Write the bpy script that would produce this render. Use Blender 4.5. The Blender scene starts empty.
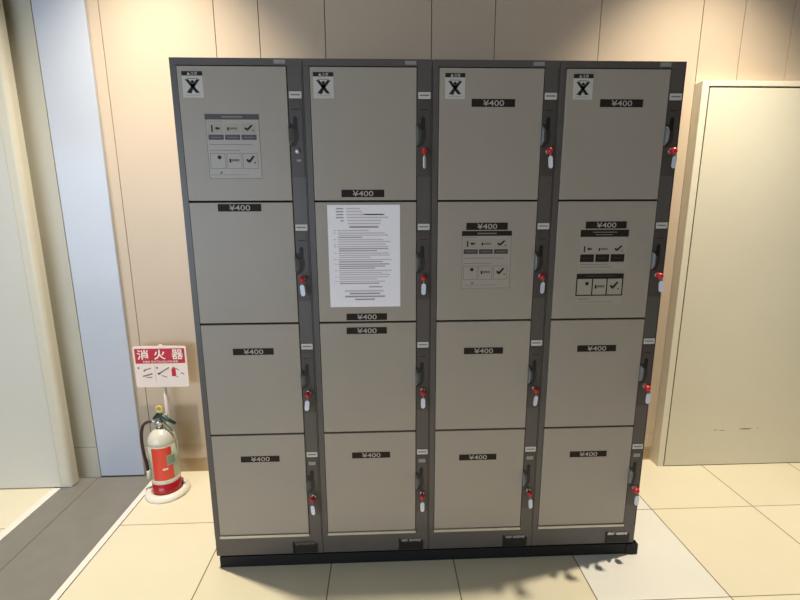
import bpy, bmesh, math, random
from mathutils import Vector, Matrix
random.seed(7)
PI = math.pi
SC = bpy.context.scene
COL = SC.collection

# ---------------------------------------------------------------- materials
def lin(c):
    out = []
    for v in c:
        v = v / 255.0
        out.append(v / 12.92 if v <= 0.04045 else ((v + 0.055) / 1.055) ** 2.4)
    return out + [1.0]

def mat(name, rgb, rough=0.5, metal=0.0, noise=0.0, scale=20.0, spec=0.5, bump=0.0, coat=0.0):
    m = bpy.data.materials.new(name); m.use_nodes = True
    nt = m.node_tree; b = nt.nodes['Principled BSDF']
    b.inputs['Base Color'].default_value = lin(rgb)
    b.inputs['Roughness'].default_value = rough
    b.inputs['Metallic'].default_value = metal
    b.inputs['Specular IOR Level'].default_value = spec
    b.inputs['Coat Weight'].default_value = coat
    if noise or bump:
        tc = nt.nodes.new('ShaderNodeTexCoord'); n = nt.nodes.new('ShaderNodeTexNoise')
        n.inputs['Scale'].default_value = scale; n.inputs['Detail'].default_value = 4
        nt.links.new(tc.outputs['Object'], n.inputs['Vector'])
        if noise:
            r = nt.nodes.new('ShaderNodeValToRGB')
            c = lin(rgb)
            r.color_ramp.elements[0].position = 0.3; r.color_ramp.elements[1].position = 0.7
            r.color_ramp.elements[0].color = [max(0, v * (1 - noise)) for v in c[:3]] + [1]
            r.color_ramp.elements[1].color = [min(1, v * (1 + noise)) for v in c[:3]] + [1]
            nt.links.new(n.outputs['Fac'], r.inputs['Fac']); nt.links.new(r.outputs['Color'], b.inputs['Base Color'])
        if bump:
            bp = nt.nodes.new('ShaderNodeBump'); bp.inputs['Strength'].default_value = bump; bp.inputs['Distance'].default_value = 0.002
            nt.links.new(n.outputs['Fac'], bp.inputs['Height']); nt.links.new(bp.outputs['Normal'], b.inputs['Normal'])
    return m

def emis(name, rgb, k):
    m = bpy.data.materials.new(name); m.use_nodes = True
    b = m.node_tree.nodes['Principled BSDF']
    b.inputs['Base Color'].default_value = lin(rgb)
    b.inputs['Emission Color'].default_value = lin(rgb); b.inputs['Emission Strength'].default_value = k
    return m

M = dict(
    wall=mat('beige_laminate', (203, 184, 160), 0.38, noise=0.03, scale=3),
    wallback=mat('groove_shadow_gap', (120, 92, 66), 0.8),
    base=mat('skirting_beige', (196, 174, 142), 0.45, noise=0.03),
    grey_wall=mat('grey_beige_panel', (186, 182, 166), 0.32, noise=0.03, scale=2),
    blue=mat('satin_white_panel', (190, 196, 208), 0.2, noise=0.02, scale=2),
    leaf=mat('grey_white_door', (216, 213, 202), 0.4, noise=0.02, scale=2),
    leafedge=mat('cream_door_edge', (218, 212, 192), 0.35, noise=0.02),
    board=mat('cream_board', (230, 222, 198), 0.42, noise=0.025, scale=2),
    boardframe=mat('cream_frame', (236, 228, 204), 0.4, noise=0.02),
    seam=mat('dark_seam', (70, 58, 44), 0.7),
    scuff=mat('scuff_mark', (58, 50, 42), 0.7, noise=0.2, scale=90),
    ceiling=mat('ceiling_white', (150, 145, 136), 0.8, noise=0.02),
    strip=mat('pale_metal_edging', (246, 243, 234), 0.35, noise=0.03),
    carpet=mat('grey_floor_panel', (134, 131, 124), 0.42, noise=0.05, scale=14),
    door=mat('locker_door_paint', (167, 157, 144), 0.42, noise=0.02, scale=5),
    frame=mat('locker_frame_paint', (92, 86, 82), 0.38, noise=0.03, scale=9),
    lockpanel=mat('lock_panel_paint', (78, 71, 67), 0.4, noise=0.04, scale=12),
    inside=mat('locker_gap_dark', (26, 22, 20), 0.9),
    dark=mat('recess_black', (16, 14, 12), 0.55),
    recess=mat('recess_brown_black', (50, 44, 40), 0.6),
    plinth=mat('plinth_black', (12, 10, 10), 0.75, noise=0.1, scale=9),
    ledge=mat('bare_metal_ledge', (205, 198, 178), 0.35, metal=0.3, noise=0.05),  # light metal lip, its colour raised to include bounce light
    handle=mat('handle_grey_plastic', (120, 124, 126), 0.3, noise=0.02),
    chrome=mat('lock_chrome', (170, 168, 162), 0.45, metal=1.0),
    numwhite=mat('number_plate_white', (208, 203, 196), 0.45),
    numtext=mat('number_plate_print', (120, 116, 112), 0.6),
    pricebg=mat('price_label_brown', (42, 34, 29), 0.6, spec=0.2),
    pricetx=mat('price_label_print', (178, 168, 156), 0.5),
    stwhite=mat('sticker_white', (200, 196, 188), 0.45),
    stblack=mat('sticker_black', (50, 44, 39), 0.6, spec=0.2),
    stgrey=mat('sticker_mid_grey', (72, 68, 66), 0.5),
    stpale=mat('sticker_clear_backing', (172, 163, 151), 0.35),
    stline=mat('sticker_thin_line', (112, 106, 98), 0.5),
    staccent=mat('sticker_tiny_print', (128, 121, 112), 0.5),
    paper=mat('notice_paper', (252, 248, 252), 0.6, noise=0.01),
    inkl=mat('notice_print_pale', (212, 200, 202), 0.7),
    inkd=mat('notice_print_dark', (170, 161, 166), 0.7),
    tape=mat('clear_tape', (222, 216, 212), 0.25),
    red=mat('key_red_plastic', (196, 34, 40), 0.3),
    tag=mat('key_tag_white', (225, 230, 244), 0.25),
    greyplate=mat('small_grey_plate', (150, 146, 142), 0.4),
    exred=mat('extinguisher_deep_red', (170, 20, 34), 0.3, coat=0.3),
    exlabel=mat('extinguisher_label_red', (236, 70, 50), 0.3, coat=0.3),
    exgreen=mat('extinguisher_label_green', (140, 170, 146), 0.35),
    exbody=mat('extinguisher_silver_white', (222, 216, 200), 0.28, coat=0.3),
    exgrey=mat('extinguisher_body_pale_green', (186, 196, 172), 0.35),
    steel=mat('valve_steel', (200, 198, 190), 0.22, metal=0.9),
    lever=mat('lever_dark_green', (26, 60, 44), 0.4),
    leverl=mat('lever_pale_green', (150, 178, 156), 0.4),
    yellow=mat('safety_pin_yellow', (236, 206, 80), 0.4),
    hose=mat('hose_black_rubber', (58, 34, 28), 0.45),
    stand=mat('stand_white_plastic', (242, 236, 222), 0.4),
    pole=mat('stand_pole_white', (232, 216, 204), 0.35),
    signwhite=mat('sign_white', (248, 232, 222), 0.45),
    signred=mat('sign_red', (198, 14, 48), 0.45),
    signink=mat('sign_ink', (146, 112, 106), 0.5),
    lampring=mat('lamp_trim_white', (235, 232, 225), 0.4),
    winframe=mat('window_frame_grey', (150, 150, 150), 0.35, metal=0.6),
    lampglow=emis('lamp_glow', (255, 226, 180), 12.0),
)
g = bpy.data.materials.new('window_glass'); g.use_nodes = True
b = g.node_tree.nodes['Principled BSDF']; b.inputs['Transmission Weight'].default_value = 1; b.inputs['Roughness'].default_value = 0.0
b.inputs['IOR'].default_value = 1.05; b.inputs['Base Color'].default_value = (0.95, 0.98, 1, 1)
M['glass'] = g

# tile floor, true to its joints
T = 0.46910; TX = -0.97868; TY = -0.21183
def tile_material():
    m = bpy.data.materials.new('cream_floor_tiles'); m.use_nodes = True
    nt = m.node_tree; N = nt.nodes; Lk = nt.links; bs = N['Principled BSDF']
    geo = N.new('ShaderNodeTexCoord'); sx = N.new('ShaderNodeSeparateXYZ'); Lk.new(geo.outputs['Object'], sx.inputs[0])
    def mth(op, a, b=None):
        n = N.new('ShaderNodeMath'); n.operation = op
        for i, v in enumerate((a, b)):
            if v is None: continue
            if isinstance(v, (int, float)): n.inputs[i].default_value = v
            else: Lk.new(v, n.inputs[i])
        return n.outputs[0]
    u = mth('DIVIDE', mth('SUBTRACT', sx.outputs[0], TX), T)
    v = mth('DIVIDE', mth('SUBTRACT', sx.outputs[1], TY), T)
    def edge(w):
        f = mth('FRACT', w); return mth('MINIMUM', f, mth('SUBTRACT', 1.0, f))
    jd = mth('MINIMUM', edge(u), mth('MULTIPLY', edge(v), 1.3))
    mr = N.new('ShaderNodeMapRange'); mr.interpolation_type = 'SMOOTHSTEP'
    mr.inputs['From Min'].default_value = 0.0028; mr.inputs['From Max'].default_value = 0.0062
    Lk.new(jd, mr.inputs['Value'])
    cu = mth('FLOOR', u); cv = mth('FLOOR', v)
    cb = N.new('ShaderNodeCombineXYZ'); Lk.new(cu, cb.inputs[0]); Lk.new(cv, cb.inputs[1])
    wn = N.new('ShaderNodeTexWhiteNoise'); wn.noise_dimensions = '3D'; Lk.new(cb.outputs[0], wn.inputs['Vector'])
    # cream tiles, one column whiter by its own tone and by painted-in lamp light
    mixa = N.new('ShaderNodeMix'); mixa.data_type = 'RGBA'
    mixa.inputs[6].default_value = lin((236, 226, 196)); mixa.inputs[7].default_value = lin((242, 234, 208))
    Lk.new(wn.outputs['Value'], mixa.inputs[0])
    pale = mth('COMPARE', cu, 5.0); pale.node.inputs[2].default_value = 0.4
    mixp = N.new('ShaderNodeMix'); mixp.data_type = 'RGBA'; Lk.new(pale, mixp.inputs[0])
    Lk.new(mixa.outputs[2], mixp.inputs[6]); mixp.inputs[7].default_value = lin((240, 237, 226))
    no = N.new('ShaderNodeTexNoise'); no.inputs['Scale'].default_value = 5; no.inputs['Detail'].default_value = 5
    Lk.new(geo.outputs['Object'], no.inputs['Vector'])
    mixn = N.new('ShaderNodeMix'); mixn.data_type = 'RGBA'; mixn.blend_type = 'MULTIPLY'; mixn.inputs[0].default_value = 1
    rr = N.new('ShaderNodeMapRange'); rr.inputs['To Min'].default_value = 0.96; rr.inputs['To Max'].default_value = 1.03
    Lk.new(no.outputs['Fac'], rr.inputs['Value']); Lk.new(mixp.outputs[2], mixn.inputs[6]); Lk.new(rr.outputs[0], mixn.inputs[7])
    mixj = N.new('ShaderNodeMix'); mixj.data_type = 'RGBA'; Lk.new(mr.outputs[0], mixj.inputs[0])
    mixj.inputs[6].default_value = lin((128, 104, 66)); Lk.new(mixn.outputs[2], mixj.inputs[7])
    Lk.new(mixj.outputs[2], bs.inputs['Base Color'])
    bs.inputs['Roughness'].default_value = 0.34; bs.inputs['Specular IOR Level'].default_value = 0.4
    return m
M['tiles'] = tile_material()

# ---------------------------------------------------------------- mesh builder
class MB:
    def __init__(s): s.v = []; s.f = []; s.m = []; s.mats = []; s.sm = []
    def mi(s, m):
        if m not in s.mats: s.mats.append(m)
        return s.mats.index(m)
    def raw(s, verts, faces, m, smooth=False, xf=None):
        o = len(s.v); k = s.mi(m)
        for p in verts:
            p = Vector(p)
            if xf: p = xf @ p
            s.v.append(tuple(p))
        for f in faces: s.f.append([i + o for i in f]); s.m.append(k); s.sm.append(smooth)
        return s
    def box(s, x0, x1, y0, y1, z0, z1, m, bev=0.0, xf=None, seg=2):
        if bev <= 0:
            vs = [(x, y, z) for x in (x0, x1) for y in (y0, y1) for z in (z0, z1)]
            fs = [(0, 1, 3, 2), (4, 6, 7, 5), (0, 4, 5, 1), (2, 3, 7, 6), (0, 2, 6, 4), (1, 5, 7, 3)]
            return s.raw(vs, fs, m, False, xf)
        bm = bmesh.new(); bmesh.ops.create_cube(bm, size=1)
        for v in bm.verts: v.co = Vector(((x0 + x1) / 2 + v.co.x * (x1 - x0), (y0 + y1) / 2 + v.co.y * (y1 - y0), (z0 + z1) / 2 + v.co.z * (z1 - z0)))
        bmesh.ops.bevel(bm, geom=bm.edges[:], offset=bev, segments=seg, profile=0.5, affect='EDGES')
        bm.verts.index_update()
        s.raw([v.co[:] for v in bm.verts], [[v.index for v in f.verts] for f in bm.faces], m, False, xf); bm.free(); return s
    def lathe(s, prof, m, n=40, xf=None, cx=0, cy=0, smooth=True):
        vs = []; fs = []
        for r, z in prof:
            for k in range(n):
                a = 2 * PI * k / n; vs.append((cx + r * math.cos(a), cy + r * math.sin(a), z))
        for i in range(len(prof) - 1):
            for k in range(n):
                k2 = (k + 1) % n; fs.append((i * n + k, i * n + k2, (i + 1) * n + k2, (i + 1) * n + k))
        fs.append(list(range(n))[::-1]); fs.append([(len(prof) - 1) * n + k for k in range(n)])
        return s.raw(vs, fs, m, smooth, xf)
    def tube(s, pts, r, m, n=12, closed=False, xf=None):
        pts = [Vector(p) for p in pts]; vs = []; fs = []; up = Vector((0.13, 0.21, 0.97))
        N = len(pts); prev = None
        for i, p in enumerate(pts):
            a = pts[(i - 1) % N] if (closed or i) else p; c = pts[(i + 1) % N] if (closed or i < N - 1) else p
            t = (c - a).normalized()
            x = (prev - t * prev.dot(t)) if prev else t.cross(up)
            x.normalize(); prev = x; y = t.cross(x)
            rr = r[i] if isinstance(r, (list, tuple)) else r
            for k in range(n):
                q = 2 * PI * k / n; vs.append(p + x * rr * math.cos(q) + y * rr * math.sin(q))
        for i in range(N if closed else N - 1):
            j = (i + 1) % N
            for k in range(n):
                k2 = (k + 1) % n; fs.append((i * n + k, i * n + k2, j * n + k2, j * n + k))
        if not closed: fs.append(list(range(n))[::-1]); fs.append([(N - 1) * n + k for k in range(n)])
        return s.raw(vs, fs, m, True, xf)
    def poly(s, pts, y0, y1, m):             # prism from an outline in x,z, between two depths
        n = len(pts); vs = [(x, y0, z) for x, z in pts] + [(x, y1, z) for x, z in pts]
        fs = [list(range(n)), list(range(n, 2 * n))[::-1]] + [(i, i + n, (i + 1) % n + n, (i + 1) % n) for i in range(n)]
        return s.raw(vs, fs, m)
    def ell(s, c, r, m, n=20, k=12, xf=None):
        prof = [(math.sin(PI * i / k), -math.cos(PI * i / k)) for i in range(1, k)]
        vs = [(c[0] + r[0] * a * math.cos(2 * PI * j / n), c[1] + r[1] * a * math.sin(2 * PI * j / n), c[2] + r[2] * b) for a, b in prof for j in range(n)]
        fs = [(i * n + j, i * n + (j + 1) % n, (i + 1) * n + (j + 1) % n, (i + 1) * n + j) for i in range(len(prof) - 1) for j in range(n)]
        fs.append(list(range(n))[::-1]); fs.append([(len(prof) - 1) * n + j for j in range(n)])
        return s.raw(vs, fs, m, True, xf)
    def text(s, txt, x0, x1, z0, z1, y, m, bold=0.0):   # flat print facing -y, fitted into the rectangle
        vs, fs = glyphs(txt, bold)
        xs = [v[0] for v in vs]; zs = [v[1] for v in vs]
        ax, bx, az, bz = min(xs), max(xs), min(zs), max(zs)
        P = [(x0 + (v[0] - ax) / (bx - ax) * (x1 - x0), y, z0 + (v[1] - az) / (bz - az) * (z1 - z0)) for v in vs]
        return s.raw(P, fs, m)
    def build(s, name, parent=None, loc=None, recalc=True):
        me = bpy.data.meshes.new(name); me.from_pydata(s.v, [], s.f)
        for m in s.mats: me.materials.append(m)
        for p, k, q in zip(me.polygons, s.m, s.sm): p.material_index = k; p.use_smooth = q
        if recalc:
            bm = bmesh.new(); bm.from_mesh(me); bmesh.ops.recalc_face_normals(bm, faces=bm.faces[:]); bm.to_mesh(me); bm.free()
        me.update(); o = bpy.data.objects.new(name, me); COL.objects.link(o)
        if parent: o.parent = parent
        if loc: o.location = loc
        return o

_gl = {}
def glyphs(txt, bold=0.0):
    if (txt, bold) in _gl: return _gl[(txt, bold)]
    cu = bpy.data.curves.new('print', 'FONT'); cu.body = txt; cu.size = 1; cu.resolution_u = 3; cu.offset = bold
    o = bpy.data.objects.new('print', cu); COL.objects.link(o)
    bpy.context.view_layer.update()
    me = bpy.data.meshes.new_from_object(o.evaluated_get(bpy.context.evaluated_depsgraph_get()))
    r = ([v.co[:2] for v in me.vertices], [list(p.vertices) for p in me.polygons])
    bpy.data.objects.remove(o); bpy.data.curves.remove(cu); bpy.data.meshes.remove(me)
    _gl[(txt, bold)] = r
    return r

def tag(o, label, cat, group=None):
    o['label'] = label; o['category'] = cat
    if group: o['group'] = group
    return o
def struct(o, label=None):
    o['kind'] = 'structure'
    if label: o['label'] = label
    return o
def empty(name, loc, label, cat, group=None):
    o = bpy.data.objects.new(name, None); COL.objects.link(o); o.location = loc; o.empty_display_size = 0.05
    return tag(o, label, cat, group)

# ---------------------------------------------------------------- the setting
YW = 0.645; CEIL = 3.0
f = MB(); f.box(-0.506, 5.2, -4.6, 0.80, -0.05, 0.0, M['tiles']); f.box(-5.4, -0.985, -4.6, 0.80, -0.05, 0.0, M['tiles'])
f.box(-0.985, -0.506, -4.6, 0.80, -0.05, -0.0015, M['carpet'])
struct(f.build('floor'), 'cream tiled floor crossed by a dark grey strip at the left')
# grey floor panels between two pale edging strips
t = MB(); t.box(-0.813, -0.536, -4.6, 0.6255, -0.0015, 0.0006, M['carpet']); t.box(-0.944, -0.817, -4.6, 0.6255, -0.0015, 0.0006, M['carpet'])
struct(t.build('trim_1'), 'dull grey floor panels split by a thin dark line, at the left')
t = MB(); t.box(-0.5345, -0.5075, -4.6, 0.6255, -0.0015, 0.0022, M['strip'], 0.0008)
t.box(-0.5074, -0.5045, -4.6, 0.6255, -0.0015, 0.0004, M['seam'])
struct(t.build('trim_2'), 'pale edging strip running past the fire extinguisher')
t = MB(); t.box(-0.983, -0.946, -4.6, 0.541, -0.0015, 0.0022, M['strip'], 0.0008)
struct(t.build('trim_3'), 'pale edging strip at the far left of the grey floor panels')

w = MB(); w.box(-0.588, 5.2, YW + 0.024, YW + 0.1, 0.0, CEIL, M['wallback'])
gr = [-0.5902, -0.5405, -0.0665, 0.1205, 0.402, 0.863, 1.141, 1.608, 2.066, 2.256, 2.481, 2.95, 3.4, 3.9, 4.4, 5.2]
for a, c in zip(gr, gr[1:]): w.box(a + 0.0017, c - 0.0017, YW, YW + 0.024, 0.161, CEIL, M['wall']); w.box(a + 0.0017, c - 0.0017, YW, YW + 0.024, 0.085, 0.1595, M['wall'])
struct(w.build('wall_back'), 'beige laminate wall of tall boards with narrow upright grooves')
w = MB(); w.box(-0.588, 2.07, YW + 0.014, YW + 0.024, 0.0, 0.0848, M['base'])
struct(w.build('baseboard_back'), 'low skirting board set back under the beige wall')
# pale satin door-like panel and the narrow wall beside it
w = MB(); w.box(-0.803, -0.5885, 0.627, 0.74, 0.006, CEIL, M['blue'], 0.003)
struct(w.build('door_1'), 'tall satin white panel catching blue daylight, left of the beige wall')
w = MB(); w.box(-4.2, -0.8065, 0.629, 0.74, 0.168, CEIL, M['grey_wall']); w.box(-4.2, -0.8065, 0.629, 0.74, 0.0, 0.1655, M['grey_wall'])
w.box(-0.808, -0.802, 0.634, 0.74, 0, CEIL, M['seam']); w.box(-4.2, -0.5895, 0.66, 0.74, 0, CEIL, M['seam'])
struct(w.build('wall_left'), 'grey beige wall panel between the door edge and the satin white panel')
# door leaf at the far left
w = MB(); w.box(-1.9, -0.944, 0.5436, 0.593, 0.006, 2.45, M['leaf'])
r = 0.02; pts = []
for k in range(9):
    a = PI / 2 * k / 8; pts.append((-0.891 - r + r * math.sin(a), 0.5436 + r - r * math.cos(a)))
out = [(-0.943, 0.5436)] + pts + [(-0.891, 0.593), (-0.943, 0.593)]
n = len(out); vs = [(x, y, 0.006) for x, y in out] + [(x, y, 2.45) for x, y in out]
w.raw(vs, [list(range(n)), list(range(n, 2 * n))] + [(i, (i + 1) % n, (i + 1) % n + n, i + n) for i in range(n)], M['leafedge'])
struct(w.build('door_2'), 'plain grey white door leaf with a rounded cream edge at the far left')
w = MB(); w.box(-0.960, -0.900, 0.550, 0.59, 0.0, 0.006, M['strip'], 0.001); w.build('door_foot', bpy.data.objects['door_2'])
# big cream panel at the right
w = MB(); x0 = 2.066; y0 = 0.590
w.box(x0, 4.3, y0 + 0.004, YW + 0.02, 0.0, 1.882, M['boardframe'])
w.box(x0, x0 + 0.031, y0, y0 + 0.004, 0.0, 1.882, M['boardframe'], 0.0018); w.box(x0 + 0.031, 4.3, y0, y0 + 0.004, 1.860, 1.882, M['boardframe'], 0.0018)
w.box(x0 + 0.0312, 4.3, y0 + 0.003, y0 + 0.0042, 0.0, 1.8598, M['seam'])
d3 = struct(w.build('door_3'), 'big cream panel with a raised rim standing off the wall, right of the lockers')
w = MB(); w.box(x0 + 0.0365, 4.3, y0 + 0.0005, y0 + 0.004, 0.004, 1.853, M['board'], 0.001); w.build('board', d3)
def scuff(name, xs, z, h):
    s = MB()
    top = []; bot = []
    for i in range(13):
        u = i / 12; x = xs[0] + (xs[1] - xs[0]) * u; k = math.sin(PI * min(1, max(0.03, u))) ** 0.4
        top.append((x, z + h * k * random.uniform(0.5, 1))); bot.append((x, z - h * k * random.uniform(0.5, 1)))
    s.poly(top + bot[::-1], y0 + 0.0001, y0 + 0.0006, M['scuff'])
    return s.build(name, d3)
scuff('scuff_mark', (2.338, 2.362), 0.2005, 0.0015); scuff('scuff_mark', (2.370, 2.403), 0.1975, 0.0015)
scuff('scuff_mark', (2.480, 2.545), 0.2035, 0.0030); scuff('scuff_mark', (2.572, 2.582), 0.204, 0.0012)
c = MB(); c.box(-5.4, 5.2, -4.6, 0.8, CEIL, CEIL + 0.1, M['ceiling']); struct(c.build('ceiling'), 'plain off white ceiling')

# assumed glazing, unseen behind and to the left of the camera, added for daylight
w = MB()
w.box(-5.4, -4.7, -4.7, -4.6, 0, CEIL, M['wall']); w.box(-0.6, 5.2, -4.7, -4.6, 0, CEIL, M['wall']); w.box(-4.7, -0.6, -4.7, -4.6, 2.35, CEIL, M['wall'])
struct(w.build('wall_front'))
w = MB()
for x in (-4.7, -3.69, -2.68, -1.67, -0.66): w.box(x, x + 0.06, -4.69, -4.61, 0, 2.35, M['winframe'])
w.box(-4.7, -0.6, -4.69, -4.61, 2.29, 2.35, M['winframe']); w.box(-4.7, -0.6, -4.69, -4.61, 0, 0.06, M['winframe'])
wf = struct(w.build('window_1'))
w = MB(); w.box(-4.66, -0.62, -4.655, -4.645, 0.05, 2.3, M['glass']); w.build('pane', wf)

# ---------------------------------------------------------------- lockers
def person_x(s, cx, cz, h, y, m):     # crossed-out figure as on the warning sticker
    a = h
    for sg in (1, -1):
        s.poly([(cx - sg * a * .56, cz + a * .50), (cx - sg * a * .30, cz + a * .50), (cx + sg * a * .50, cz - a * .46), (cx + sg * a * .20, cz - a * .46)], y, y + .0002, m)
    s.poly([(cx + a * .12 * math.cos(k * PI / 5), cz + a * .33 + a * .12 * math.sin(k * PI / 5)) for k in range(10)], y, y + .0002, m)
    s.poly([(cx - a * .16, cz + a * .2), (cx + a * .16, cz + a * .2), (cx + a * .13, cz - a * .16), (cx - a * .13, cz - a * .16)], y, y + .0002, m)
    s.poly([(cx - a * .3, cz - a * .5), (cx - a * .14, cz - a * .5), (cx + a * .06, cz - a * .1), (cx - a * .1, cz - a * .1)], y - .0001, y, m)

YD = -0.003                          # door front
def warning_sticker(x, z, door):     # x left, z top
    s = MB(); wd = 0.062; y = YD - 0.0006
    s.box(x, x + wd, y, YD, z - 0.075, z - 0.0125, M['stwhite'])
    s.box(x, x + wd, y - .0001, YD, z - 0.0125, z, M['stblack'])
    s.text('\u25b2\u6ce8\u610f', x + .016, x + .047, z - .011, z - .0015, y - .0003, M['stwhite'])
    s.box(x + .014, x + .048, y - .0002, y, z - .0215, z - .019, M['staccent'])
    person_x(s, x + .031, z - .043, .040, y - .0003, M['stblack'])
    s.box(x + .010, x + .052, y - .0002, y, z - .069, z - .067, M['stpale'])
    return s.build('warning_sticker', door)

def price_label(x, z, door):
    s = MB(); w = 0.138; h = 0.0235; y = YD - 0.0006
    s.box(x, x + w, y, YD, z - h, z, M['pricebg'], 0.0003)
    s.text('\u00a5400', x + .036, x + .103, z - h + .0028, z - .0030, y - .0003, M['pricetx'], 0.012)
    return s.build('price_label', door)

def pictos(s, x, z, w, h, y, k, m):
    cx = x + w / 2; cz = z - h * 0.45
    if k == 0:
        s.box(x + w * .22, x + w * .32, y - .0002, y, z - h * .78, z - h * .18, m)
        s.poly([(x + w * .45, cz), (x + w * .62, cz + h * .16), (x + w * .62, cz + h * .06), (x + w * .8, cz + h * .06), (x + w * .8, cz - h * .1), (x + w * .62, cz - h * .1), (x + w * .62, cz - h * .2)], y - .0002, y, m)
    elif k == 1:
        s.box(x + w * .18, x + w * .3, y - .0002, y, cz - h * .2, cz + h * .08, m)
        s.box(x + w * .34, x + w * .84, y - .0002, y, cz - h * .12, cz + h * .06, M['stline'])
    elif k == 2:
        s.poly([(x + w * .2, cz), (x + w * .3, cz + h * .08), (x + w * .42, cz - h * .02), (x + w * .68, cz + h * .32), (x + w * .8, cz + h * .26), (x + w * .6, cz - h * .04), (x + w * .44, cz - h * .24), (x + w * .3, cz - h * .16)], y - .0002, y, m)
        s.box(x + w * .76, x + w * .84, y - .0002, y, cz - h * .28, cz - h * .16, m)
    else:
        s.poly([(x + w * .62 + w * .13 * math.cos(q * PI / 5), z - h * .26 + w * .13 * math.sin(q * PI / 5)) for q in range(10)], y - .0002, y, m)

def frame_rect(s, x0, x1, z0, z1, y, t, m):
    s.box(x0, x1, y - .0002, y, z1 - t, z1, m); s.box(x0, x1, y - .0002, y, z0, z0 + t, m)
    s.box(x0, x0 + t, y - .0002, y, z0, z1, m); s.box(x1 - t, x1, y - .0002, y, z0, z1, m)

def instruction_sticker(x, z, w, door, kind=0):
    s = MB(); y = YD - .0005; yy = y - .0003
    if kind < 2:                     # clear sheet with header, three captioned pictures, three pictures below
        H = 0.193
        s.box(x, x + w, y, YD, z - H, z, M['stpale'])
        frame_rect(s, x, x + w, z - H, z - .015, y, .0012, M['stline'])
        s.box(x - .001, x + w + .001, yy, y, z - .016, z, M['stgrey'] if kind == 0 else M['pricebg'])
        s.box(x + .05, x + w - .05, yy - .0002, yy, z - .0105, z - .006, M['staccent'])
        s.box(x + .006, x + .05, yy, y, z - .0215, z - .0205, M['stline'])
        for k in range(3):
            px = x + .006 + k * (w - .012) / 3; pw = (w - .012) / 3 - .004
            s.box(px, px + pw, yy, y, z - .057, z - .027, M['door'])
            pictos(s, px, z - .027, pw, .032, yy, k, M['stblack'])
            s.box(px, px + pw, yy, y, z - .076, z - .0605, M['stgrey'])
            s.box(px + .008, px + pw - .008, yy - .0002, yy, z - .0695, z - .0675, M['staccent'])
        s.box(x + .006, x + w * .85, yy, y, z - .091, z - .0895, M['stline'])
        s.box(x + .006, x + w * .62, yy, y, z - .108, z - .1065, M['stline'])
        for k in range(3):
            px = x + .006 + k * (w - .012) / 3; pw = (w - .012) / 3 - .004
            frame_rect(s, px, px + pw, z - .163, z - .116, y, .0013, M['stline'])
            pictos(s, px, z - .118, pw, .040, yy, (3, 1, 2)[k], M['stblack'])
        s.box(x + .034, x + .041, yy, y, z - .178, z - .172, M['stline'])
        s.box(x + .006, x + w * .75, yy, y, z - .182, z - .181, M['stline'])
    else:                            # two darker stickers, the lower one boxed
        s.box(x, x + w, y, YD, z - .135, z, M['stpale'])
        s.box(x - .001, x + w, yy, y, z - .0235, z, M['pricebg'])
        s.box(x + .04, x + w - .04, yy - .0002, yy, z - .0095, z - .0065, M['staccent'])
        s.box(x + .05, x + w - .055, yy - .0002, yy, z - .0175, z - .0150, M['staccent'])
        for k in range(3):
            px = x + .003 + k * (w - .006) / 3; pw = (w - .006) / 3 - .005
            pictos(s, px, z - .048, pw, .034, yy, k, M['stblack'])
            s.box(px, px + pw, yy, y, z - .108, z - .082, M['pricebg'])
            s.box(px + .01, px + pw - .01, yy - .0002, yy, z - .096, z - .0945, M['stgrey'])
        s.box(x + .004, x + w * .6, yy, y, z - .117, z - .1155, M['stline'])
        s.box(x + .004, x + w * .7, yy, y, z - .126, z - .1245, M['stline'])
        x2 = x - .004; z2 = z - .148
        s.box(x2, x2 + w, y, YD, z2 - .105, z2, M['stpale'])
        s.box(x2, x2 + w, yy, y, z2 - .018, z2, M['pricebg'])
        s.box(x2 + .03, x2 + w - .03, yy - .0002, yy, z2 - .0095, z2 - .007, M['stgrey'])
        frame_rect(s, x2, x2 + w, z2 - .077, z2, y, .0040, M['pricebg'])
        for k in range(3):
            px = x2 + .006 + k * (w - .012) / 3; pw = (w - .012) / 3
            if k: s.box(px - .002, px + .002, yy, y, z2 - .075, z2 - .018, M['pricebg'])
            pictos(s, px, z2 - .022, pw, .046, yy, (3, 1, 2)[k], M['stblack'])
        s.box(x2 + .01, x2 + .045, yy, y, z2 - .089, z2 - .0865, M['stline'])
        s.box(x2 + .01, x2 + w * .8, yy, y, z2 - .099, z2 - .0978, M['stline'])
    return s.build('instruction_sticker', door)

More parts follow.
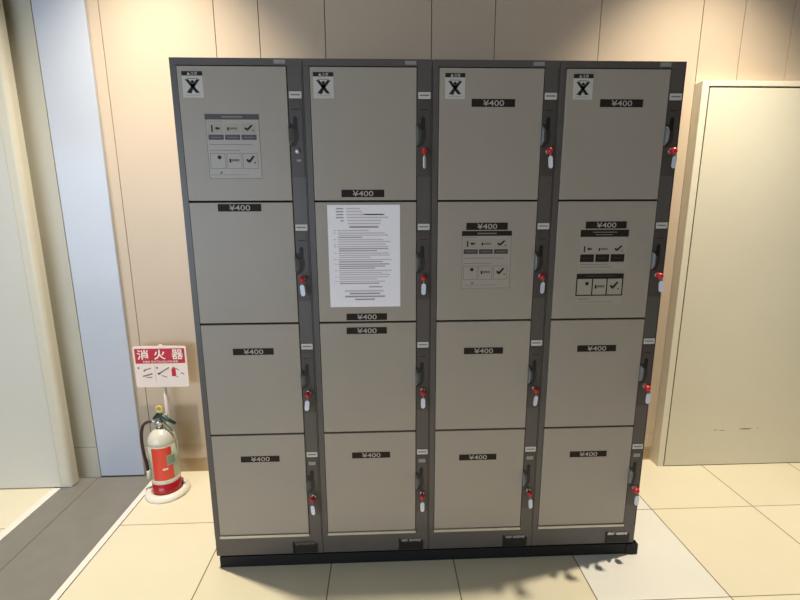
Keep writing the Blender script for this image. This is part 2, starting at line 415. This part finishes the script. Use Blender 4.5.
rows = [(1.3585, 1.7575), (0.9545, 1.3525), (0.5475, 0.9480), (0.1405, 0.5410)]
ORD = ['leftmost', 'second', 'third', 'rightmost']
ROW = ['top', 'second', 'third', 'bottom']
def locker(i):
    lab = ['leftmost grey coin locker column, with the picture instructions on its top door',
           'second grey coin locker column from the left, a paper notice on its second door',
           'third grey coin locker column from the left, with pale picture instructions on its second door',
           'rightmost grey coin locker column, with dark-boxed picture instructions on its second door'][i]
    r = empty('coin_locker', (0.4 * i, 0, 0.046), lab, 'locker', 'coin locker columns on one black plinth')
    Z = 0.046
    e = 0.0008
    b = MB()
    def bx(x0, x1, y0, y1, z0, z1, m, bev=0): b.box(x0, x1, y0, y1, z0 - Z, z1 - Z, m, bev)
    bx(e, 0.4 - e, 0.016, 0.60, 0.051, 1.7815, M['frame'])
    bx(e, 0.0195, 0, 0.016, 0.128, 1.7605, M['frame'])
    bx(0.3525, 0.4 - e, 0, 0.016, 0.128, 1.7605, M['frame'])
    bx(e, 0.4 - e, -0.0012, 0.016, 1.7605, 1.7815, M['frame'], 0.001)
    bx(e, 0.4 - e, 0, 0.016, 0.051, 0.128, M['frame'], 0.0008)
    bx(0.0195, 0.3525, 0.010, 0.0165, 0.128, 1.7605, M['inside'])
    bx(0.3955, 0.3968, -0.0004, 0.002, 0.128, 1.7605, M['inside'])
    b.build('body', r)
    p = MB(); p.box(0.314, 0.349, -0.0026, -0.0012, 1.7655 - Z, 1.7762 - Z, M['greyplate'], 0.0005); p.build('maker_plate', r)
    for k, (z0, z1) in enumerate(rows):
        d = MB(); d.box(0.0215, 0.3500, YD, 0.0095, z0 - Z, z1 - Z, M['door'], 0.0016)
        door = d.build('door', r)
        zt = z1 - Z
        # price label
        px, pz = {(0, 1): (.1115, 1.348), (0, 2): (.1225, .8645), (0, 3): (.1200, .4605),
                  (1, 0): (.1080, 1.3915), (1, 1): (.1130, .982), (1, 2): (.1120, .9335), (1, 3): (.1190, .4655),
                  (2, 0): (.1230, 1.6675), (2, 1): (.1160, 1.2845), (2, 2): (.1180, .8545), (2, 3): (.1100, .4465),
                  (3, 0): (.1320, 1.6685), (3, 1): (.1160, 1.2865), (3, 2): (.1190, .8565), (3, 3): (.1210, .4480)}.get((i, k), (None, None))
        if px is not None: price_label(px, pz - Z, door)
        if k == 0: warning_sticker((.0355, .0315, .0390, .0430)[i], 1.7420 - Z, door)
        if (i, k) == (0, 0): instruction_sticker(.0950, 1.6200 - Z, .1640, door, 0)
        if (i, k) == (2, 1): instruction_sticker(.1030, 1.2575 - Z, .1650, door, 1)
        if (i, k) == (3, 1): instruction_sticker(.1020, 1.2590 - Z, .1620, door, 2)
        # pull: a scooped half-round flange swept forward to the door edge
        s = MB(); R = 0.031; zc = zt - 0.199; nt = 14; ns = 6; x0 = 0.3508
        vs = []; fs = []
        for a in range(nt + 1):
            th = -PI / 2 + PI * a / nt; sz = abs(-1 + 2 * a / nt); tp = 1 if sz < 0.45 else max(0.08, 1 - (sz - 0.45) / 0.55 * 0.92); wdt = 0.017 * tp ** 0.7
            for q in range(ns + 1):
                u = q / ns; fr = max(0.3, min(1, tp * 1.6))
                vs.append((x0 + wdt * u, -0.0225 * fr * (1 - u) ** 0.8 - 0.0005, zc + R * (-1 + 2 * a / nt)))
        for a in range(nt):
            for q in range(ns): fs.append((a * (ns + 1) + q, a * (ns + 1) + q + 1, (a + 1) * (ns + 1) + q + 1, (a + 1) * (ns + 1) + q))
        o = len(vs)
        for a in range(nt + 1): vs.append((x0, 0.001, zc + R * (-1 + 2 * a / nt)))
        for a in range(nt): fs.append((a * (ns + 1), (a + 1) * (ns + 1), o + a + 1, o + a))
        s.raw(vs, fs, M['handle'], True)
        s.build('handle', door)
        # lock panel
        s = MB(); s.box(0.3535, 0.3935, -0.0018, 0.001, zt - .325, zt - .0925, M['lockpanel'], 0.0006)
        # coin slot surround
        zz = zt - .100
        s.box(0.358, 0.388, -0.0030, -0.0015, zz - .026, zz, M['lockpanel'] if k < 3 else M['greyplate'] , 0.0004) if k < 3 else s.box(0.361, 0.386, -0.0030, -0.0015, zz - .022, zz - .008, M['greyplate'], 0.0004)
        if k < 3: s.box(0.361, 0.385, -0.0032, -0.0028, zz - .0235, zz - .0215, M['inside'])
        # flat dark patches painting the shade of the hollow above and around the pull
        pts = [(0.352 + 0.0285 * math.cos(-PI / 2 + PI * a / 16) ** 0.8 if 0 < a < 16 else 0.352, zc + 0.036 * math.sin(-PI / 2 + PI * a / 16)) for a in range(17)]
        s.poly(pts, -0.0024, 0.001, M['recess'])
        s.poly([(0.364, zc + .02), (0.377, zc + .014), (0.3775, zc + .050), (0.374, zc + .056), (0.368, zc + .056), (0.3645, zc + .050)], -0.0026, 0.001, M['dark'])
        lp = s.build('lock_panel', r)
        n_ = MB(); n_.box(0.3555, 0.3940, -0.0022, 0.0, zt - .0905, zt - .0705, M['numwhite'], 0.0006)
        n_.box(0.3595, 0.3890, -0.0026, -0.0021, zt - .0822, zt - .0782, M['numtext'])
        n_.build('number_plate', r)
        c_ = MB(); xf = Matrix.Translation((0.3745, -0.0016, zt - .247)) @ Matrix.Rotation(PI / 2, 4, 'X')
        c_.lathe([(0.0088, 0), (0.0088, 0.004), (0.0072, 0.0055), (0.0001, 0.0055)], M['chrome'], 24, xf)
        c_.build('lock_cylinder', lp)
        if (i, k) == (0, 0):
            c_ = MB(); c_.box(0.3700, 0.3840, -0.0030, -0.0015, zt - .279, zt - .272, M['greyplate'], 0.0004); c_.build('lock_mark', lp)
    s = MB(); s.box(0.0205, 0.3510, -0.0075, 0.002, 0.1285 - Z, 0.1385 - Z, M['ledge'], 0.001); s.build('ledge', r)
    # small dark bottom window with worn pale lettering above it
    s = MB(); s.box(0.288, 0.380, -0.0025, 0.001, 0.0545 - Z, 0.091 - Z, M['dark'], 0.0008); s.box(0.287, 0.292, -0.0045, 0.001, 0.0545 - Z, 0.100 - Z, M['dark'])
    random.seed(40 + i); x = 0.298 if i < 3 else 0.292
    while x < 0.365:
        wd = random.uniform(0.004, 0.008)
        if not 0.318 < x < 0.324:
            s.box(x, x + wd, -0.0035, 0.001, 0.0915 - Z - random.uniform(0, .003), 0.0985 - Z + random.uniform(0, .003), M['numwhite'] if i == 3 else M['frame' if i == 0 else 'greyplate'])
        x += wd + 0.0012
    s.build('coin_return', r)
    if i == 3: r.scale.x = 1.01
    return r
for i in range(4): locker(i)

p = MB(); p.box(0.010, 1.618, 0.0, 0.585, 0.0, 0.0455, M['plinth'], 0.002)
p.box(1.575, 1.621, -0.004, 0.02, 0.0, 0.0455, M['plinth'], 0.001)
tag(p.build('plinth'), 'low black plinth under the four grey locker columns', 'plinth')

# paper notice taped on a door
s = MB(); y = YD - .0008
px0, px1, pz0, pz1 = 0.4605, 0.6965, 1.0055, 1.3440
tilt = Matrix.Identity(4)
rx, rz = 0.5785, pz0
s.box(px0 - rx, px1 - rx, -.0009, 0.0, 0, pz1 - rz, M['paper'])
def line(x0, x1, z, h, m): s.box(px0 - rx + x0, px0 - rx + x1, -.0012, -.0009, pz1 - rz - z - h, pz1 - rz - z, M[m])
for k, (a, bb) in enumerate([(.060, .105), (.062, .112), (.062, .185), (.062, .198)]):
    line(.028, .052, .010 + k * .0095, .0042, 'inkd'); line(a, bb, .010 + k * .0095, .0042, 'inkl')
line(.120, .182, .0292, .0034, 'inkl'); line(.042, .052, .049, .004, 'inkd')
line(.064, .175, .048, .0042, 'inkl'); line(.066, .172, .0575, .005, 'inkl'); line(.070, .165, .068, .0062, 'inkd')
random.seed(3); z = .081
paras = [1, 3, 2, 1, 3, 3, 2, 3, 3, 2, 2]
for kk, nl in enumerate(paras):
    line(.018, .026, z, .0026, 'inkl')
    for q in range(nl):
        e_ = random.uniform(.11, .205) if q == nl - 1 else random.uniform(.17, .212)
        line(.034 if q else .031, e_, z, .0036, 'inkl' if random.random() < .72 else 'inkd'); z += .0068
    z += .0012
line(.130, .175, .268, .004, 'inkd')
for a, bb, zz in [(.050, .180, .281), (.066, .168, .290), (.050, .184, .300), (.083, .150, .310)]: line(a, bb, zz, .0052, 'inkd' if zz != .281 else 'inkl')
tag(s.build('paper_notice', None, (0.5785, YD - .0002, pz0)), 'white paper notice full of small print, fixed to a door of the second locker column', 'notice')
# keys in the locks
def key(i, k):
    x = 0.4 * i + 0.3730 * (1.01 if i == 3 else 1); z = rows[k][1] - .2480
    cn = ['leftmost', 'second', 'third', 'rightmost'][i]; rn = ['top', 'second', 'third', 'bottom'][k]
    r = empty('locker_key', (x, -0.0072, z), 'red-headed key with white tag in the %s door\'s lock of the %s locker column' % (rn, cn), 'key', 'red-headed keys left in the locker locks')
    rd = random.Random(i * 9 + k)
    s = MB(); s.box(-.0012, .0012, -.006, .0008, -.004, .004, M['chrome'])
    s.ell((0, -.0165, 0), (.0095 if i < 3 else .0115, .0115, .0105), M['red'], 20, 12)
    s.box(-.0045, .0045, -.009, -.004, -.0055, .0055, M['red'], .001)
    s.build('head', r)
    s = MB(); s.tube([(0, -.0225 - .0055 * math.cos(a), -.0115 + .0055 * math.sin(a)) for a in [2 * PI * q / 16 for q in range(16)]], .0009, M['chrome'], 8, True); s.build('ring', r)
    s = MB(); xf = Matrix.Translation((0, -.0265, -.0155)) @ Matrix.Rotation(rd.uniform(-.12, .12), 4, 'Y') @ Matrix.Rotation((-.25, .1, .2, .05)[i] + rd.uniform(-.3, .3) + (1.0 if (i, k) == (1, 0) else 0), 4, 'Z')
    w_ = .0074
    pts = [(w_ * math.cos(a), -.009 + w_ * math.sin(a) * 1.1) for a in [PI * q / 10 for q in range(11)]] + [(w_ * math.cos(a), -.031 + w_ * math.sin(a) * 1.1) for a in [PI + PI * q / 10 for q in range(11)]]
    q0 = MB(); q0.poly(pts, -.0014, .0014, M['tag']); s.raw(q0.v, q0.f, M['tag'], False, xf)
    s.build('tag', r)
for i in range(4):
    for k in range(4):
        if (i, k) != (0, 0): key(i, k)

# ---------------------------------------------------------------- fire extinguisher, its stand and sign
EX, EY = -0.4085, 0.492
st = empty('sign_stand', (EX, EY, 0), 'white ring-based stand with a pole and red fire extinguisher sign, left of the lockers', 'stand')
s = MB()
s.lathe([(.0675, .0), (.094, .0), (.099, .004), (.098, .012), (.090, .021), (.080, .026), (.071, .026), (.0675, .020), (.0675, .006)], M['stand'], 56)
s.build('base_ring', st)
s = MB(); px_, py_ = -.012, .100
s.tube([(px_, .088, .012), (px_, py_, .03), (px_, py_, .06), (px_, py_, .30), (px_, py_, .66)], .0085, M['pole'], 14); s.build('pole', st)
s = MB(); ys = py_ - .0135; cx = -.0105
sx0, sx1, sz0, sz1 = cx - .1235, cx + .1235, .499, .701
pts = []
def arc(cx_, cz_, r_, a0, a1): return [(cx_ + r_ * math.cos(a0 + (a1 - a0) * q / 5), cz_ + r_ * math.sin(a0 + (a1 - a0) * q / 5)) for q in range(6)]
rr_ = .010
pts = arc(sx1 - rr_, sz1 - rr_, rr_, 0, PI / 2) + arc(cx + .005, sz1 - .002, .012, .35, PI - .35) + arc(sx0 + rr_, sz1 - rr_, rr_, PI / 2, PI) + arc(sx0 + rr_, sz0 + rr_, rr_, PI, 1.5 * PI) + arc(sx1 - rr_, sz0 + rr_, rr_, 1.5 * PI, 2 * PI)
s.poly(pts, ys, ys + .004, M['signwhite'])
yf = ys - .0004
s.box(sx0 + .008, sx1 - .008, yf, ys, sz1 - .083, sz1 - .010, M['signred'])
for ch, a in (('\u6d88', sx0 + .018), ('\u706b', sx0 + .096), ('\u5668', sx0 + .178)):
    s.text(ch, a, a + .054, sz1 - .064, sz1 - .015, yf - .0004, M['signwhite'], 0.022)
s.text('FIRE EXTINGUISHER', sx0 + .044, sx1 - .040, sz1 - .0795, sz1 - .0695, yf - .0004, M['signwhite'], 0.006)
# three small how-to pictures
y2 = yf
s.box(sx0 + .093, sx0 + .0945, y2, ys, sz0 + .030, sz0 + .108, M['stpale'])
s.box(sx0 + .014, sx0 + .022, y2, ys, sz0 + .092, sz0 + .102, M['signink'])
def stroke(x0, z0, x1, z1, w0, m): 
    d = Vector((x1 - x0, z1 - z0)); n_ = Vector((-d.y, d.x)).normalized() * w0
    s.poly([(x0 + n_.x, z0 + n_.y), (x1 + n_.x, z1 + n_.y), (x1 - n_.x, z1 - n_.y), (x0 - n_.x, z0 - n_.y)], y2, ys, m)
stroke(sx0 + .035, sz0 + .055, sx0 + .080, sz0 + .068, .0035, M['signink']); stroke(sx0 + .040, sz0 + .084, sx0 + .076, sz0 + .096, .0025, M['signink'])
stroke(sx0 + .050, sz0 + .050, sx0 + .078, sz0 + .050, .002, M['signink']); stroke(sx0 + .042, sz0 + .078, sx0 + .050, sz0 + .092, .002, M['signink'])
stroke(sx0 + .108, sz0 + .066, sx0 + .160, sz0 + .098, .0030, M['signink']); stroke(sx0 + .104, sz0 + .066, sx0 + .118, sz0 + .070, .0045, M['signink'])
stroke(sx0 + .122, sz0 + .058, sx0 + .146, sz0 + .050, .0020, M['signink']); s.box(sx0 + .100, sx0 + .108, y2, ys, sz0 + .092, sz0 + .102, M['signink'])
s.box(sx0 + .170, sx0 + .190, y2, ys, sz0 + .054, sz0 + .092, M['signred']); s.box(sx0 + .176, sx0 + .186, y2, ys, sz0 + .092, sz0 + .100, M['signred'])
stroke(sx0 + .188, sz0 + .094, sx0 + .206, sz0 + .084, .002, M['signink']); stroke(sx0 + .212, sz0 + .070, sx0 + .228, sz0 + .064, .0025, M['signink'])
stroke(sx0 + .190, sz0 + .052, sx0 + .200, sz0 + .050, .0015, M['signink'])
s.build('sign_board', st)

ex = empty('fire_extinguisher', (EX, EY, 0), 'red and white fire extinguisher with a black hose standing in the white ring', 'fire extinguisher')
R0 = 0.0625
s = MB()
s.lathe([(.055, .001), (.061, .004), (.0615, .012), (R0, .020), (R0, .074)], M['exred'], 48)
s.lathe([(R0 + .0004, .074), (R0 + .0004, .094)], M['exbody'], 48)
s.lathe([(R0, .094), (R0, .262)], M['exgrey'], 48)
s.lathe([(R0, .262), (.0610, .278), (.0560, .296), (.047, .311), (.036, .322), (.024, .328), (.020, .332)], M['exbody'], 48)
s.build('tank', ex)
def wrap(a0, a1, z0, z1, m, rad, name=None, mb=None):
    n_ = 14; vs = [(rad * math.sin(a0 + (a1 - a0) * q / n_), -rad * math.cos(a0 + (a1 - a0) * q / n_), z) for z in (z0, z1) for q in range(n_ + 1)]
    mb.raw(vs, [(q, q + 1, q + n_ + 2, q + n_ + 1) for q in range(n_)], m, True)
s = MB(); ra = R0 + .0006
wrap(-.42, .62, .096, .258, M['exlabel'], ra, None, s); wrap(.62, 1.05, .096, .165, M['exlabel'], ra, None, s)
wrap(.62, 1.0, .215, .258, M['exlabel'], ra, None, s); wrap(.62, 1.25, .170, .212, M['exgreen'], ra, None, s)
wrap(-1.5, -.74, .090, .220, M['exgreen'], ra, None, s); wrap(.30, .66, .146, .156, M['signwhite'], ra + .0005, None, s)
s.build('label', ex)
s = MB(); s.lathe([(.021, .328), (.021, .336), (.016, .338), (.016, .352), (.022, .354), (.022, .372), (.014, .378), (.012, .392)], M['steel'], 28); s.box(-.034, .0, -.010, .010, .354, .372, M['steel'], .003); s.build('valve', ex)
s = MB(); s.tube([(-.026, 0, .380), (-.006, -.004, .398), (.014, -.008, .398), (.042, -.012, .378), (.078, -.016, .360)], [.007, .010, .010, .009, .007], M['lever'], 10)
s.build('upper_lever', ex)
s = MB(); s.tube([(-.010, 0, .366), (.016, -.006, .362), (.040, -.010, .338), (.058, -.012, .318)], [.007, .006, .006, .005], M['leverl'], 10); s.tube([(.012, .0, .378), (.028, -.004, .400), (.040, -.004, .392)], .006, M['leverl'], 8)
s.build('lower_lever', ex)
s = MB(); s.tube([(.010 + .0135 * math.cos(a), -.014, .432 + .0135 * math.sin(a)) for a in [2 * PI * q / 24 for q in range(24)]], .0036, M['yellow'], 10, True); s.tube([(.010, -.012, .419), (.008, 0, .390)], .0035, M['yellow'], 8)
s.build('safety_pin', ex)
s = MB()
ctl = [(-.030, -.002, .364), (-.050, -.006, .366), (-.072, -.010, .352), (-.084, -.012, .318), (-.088, -.012, .270), (-.086, -.012, .215), (-.079, -.012, .160), (-.0765, -.010, .118)]
# smooth the path
def cr(P, n_=6):
    out = []
    for i_ in range(len(P) - 1):
        p0 = Vector(P[max(0, i_ - 1)]); p1 = Vector(P[i_]); p2 = Vector(P[i_ + 1]); p3 = Vector(P[min(len(P) - 1, i_ + 2)])
        for q in range(n_):
            t_ = q / n_; out.append(0.5 * ((2 * p1) + (-p0 + p2) * t_ + (2 * p0 - 5 * p1 + 4 * p2 - p3) * t_ ** 2 + (-p0 + 3 * p1 - 3 * p2 + p3) * t_ ** 3))
    return out + [Vector(P[-1])]
s.tube(cr(ctl), .0070, M['hose'], 12); s.build('hose', ex)
s = MB(); s.tube([(-.0765, -.010, .122), (-.0755, -.010, .10), (-.075, -.010, .08)], [.0075, .0085, .0095], M['exbody'], 12); s.build('nozzle', ex)

# ---------------------------------------------------------------- lamps
def downlight(x, y, lab, power, on=True, size=1.48):  # unseen lamps, assumed from the shadows and the light on the wall
    r = empty('ceiling_downlight', (x, y, CEIL), lab, 'ceiling light', 'recessed ceiling downlights')
    s = MB(); s.lathe([(.060, -.001), (.078, -.001), (.080, -.006), (.074, -.012), (.064, -.012), (.060, -.004)], M['lampring'], 36); s.build('ring', r)
    s = MB(); s.lathe([(.059, -.004), (.059, -.006)], M['lampglow'], 36); s.build('bulb', r)
    L = bpy.data.lights.new('downlight_beam', 'SPOT'); L.energy = power; L.color = (1.0, 0.90, 0.74); L.spot_size = size; L.spot_blend = 1.0; L.shadow_soft_size = 0.022
    o = bpy.data.objects.new('downlight_beam', L); COL.objects.link(o); o.location = (x, y, CEIL - 0.02)
    return r
downlight(-0.30, 0.145, 'recessed round ceiling downlight above the fire extinguisher', 305)
downlight(2.03, 0.11, 'recessed round ceiling downlight above the big cream panel', 305)

# area light added as daylight, just inside the assumed glazing
A = bpy.data.lights.new('daylight', 'AREA'); A.shape = 'RECTANGLE'; A.size = 4.0; A.size_y = 2.2; A.energy = 140; A.color = (0.66, 0.80, 1.0)
o = bpy.data.objects.new('daylight', A); COL.objects.link(o); o.location = (-2.65, -4.58, 1.2); o.rotation_euler = (PI / 2, 0, 0)

W = bpy.data.worlds.new('World'); SC.world = W; W.use_nodes = True
bg = W.node_tree.nodes['Background']; bg.inputs['Color'].default_value = (0.80, 0.90, 1.0, 1); bg.inputs['Strength'].default_value = 0.10

# ---------------------------------------------------------------- camera
F = 451.0737; yaw = 0.0388205; pit = 0.1982513; rol = -0.00431592
cam = bpy.data.cameras.new('Camera'); co = bpy.data.objects.new('Camera', cam); COL.objects.link(co)
cam.sensor_width = 36.0; cam.lens = F / 800.0 * 36.0; cam.clip_start = 0.02
co.location = (0.63720, -1.50297, 1.32887)
fwd = Vector((math.sin(yaw) * math.cos(pit), math.cos(yaw) * math.cos(pit), -math.sin(pit)))
rt = Vector((math.cos(yaw), -math.sin(yaw), 0)); upv = rt.cross(fwd)
# roll
cr_, sr_ = math.cos(rol), math.sin(rol)
right2 = rt * cr_ + upv * sr_ if False else rt * cr_ - upv * (-sr_)
up2 = upv * cr_ - rt * sr_
R3 = Matrix((right2, up2, -fwd)).transposed()
co.rotation_euler = R3.to_euler()
SC.camera = co

SC.view_settings.view_transform = 'Standard'; SC.view_settings.look = 'None'
SC.view_settings.gamma = 1.0; SC.view_settings.exposure = 0.0; SC.view_settings.use_curve_mapping = False
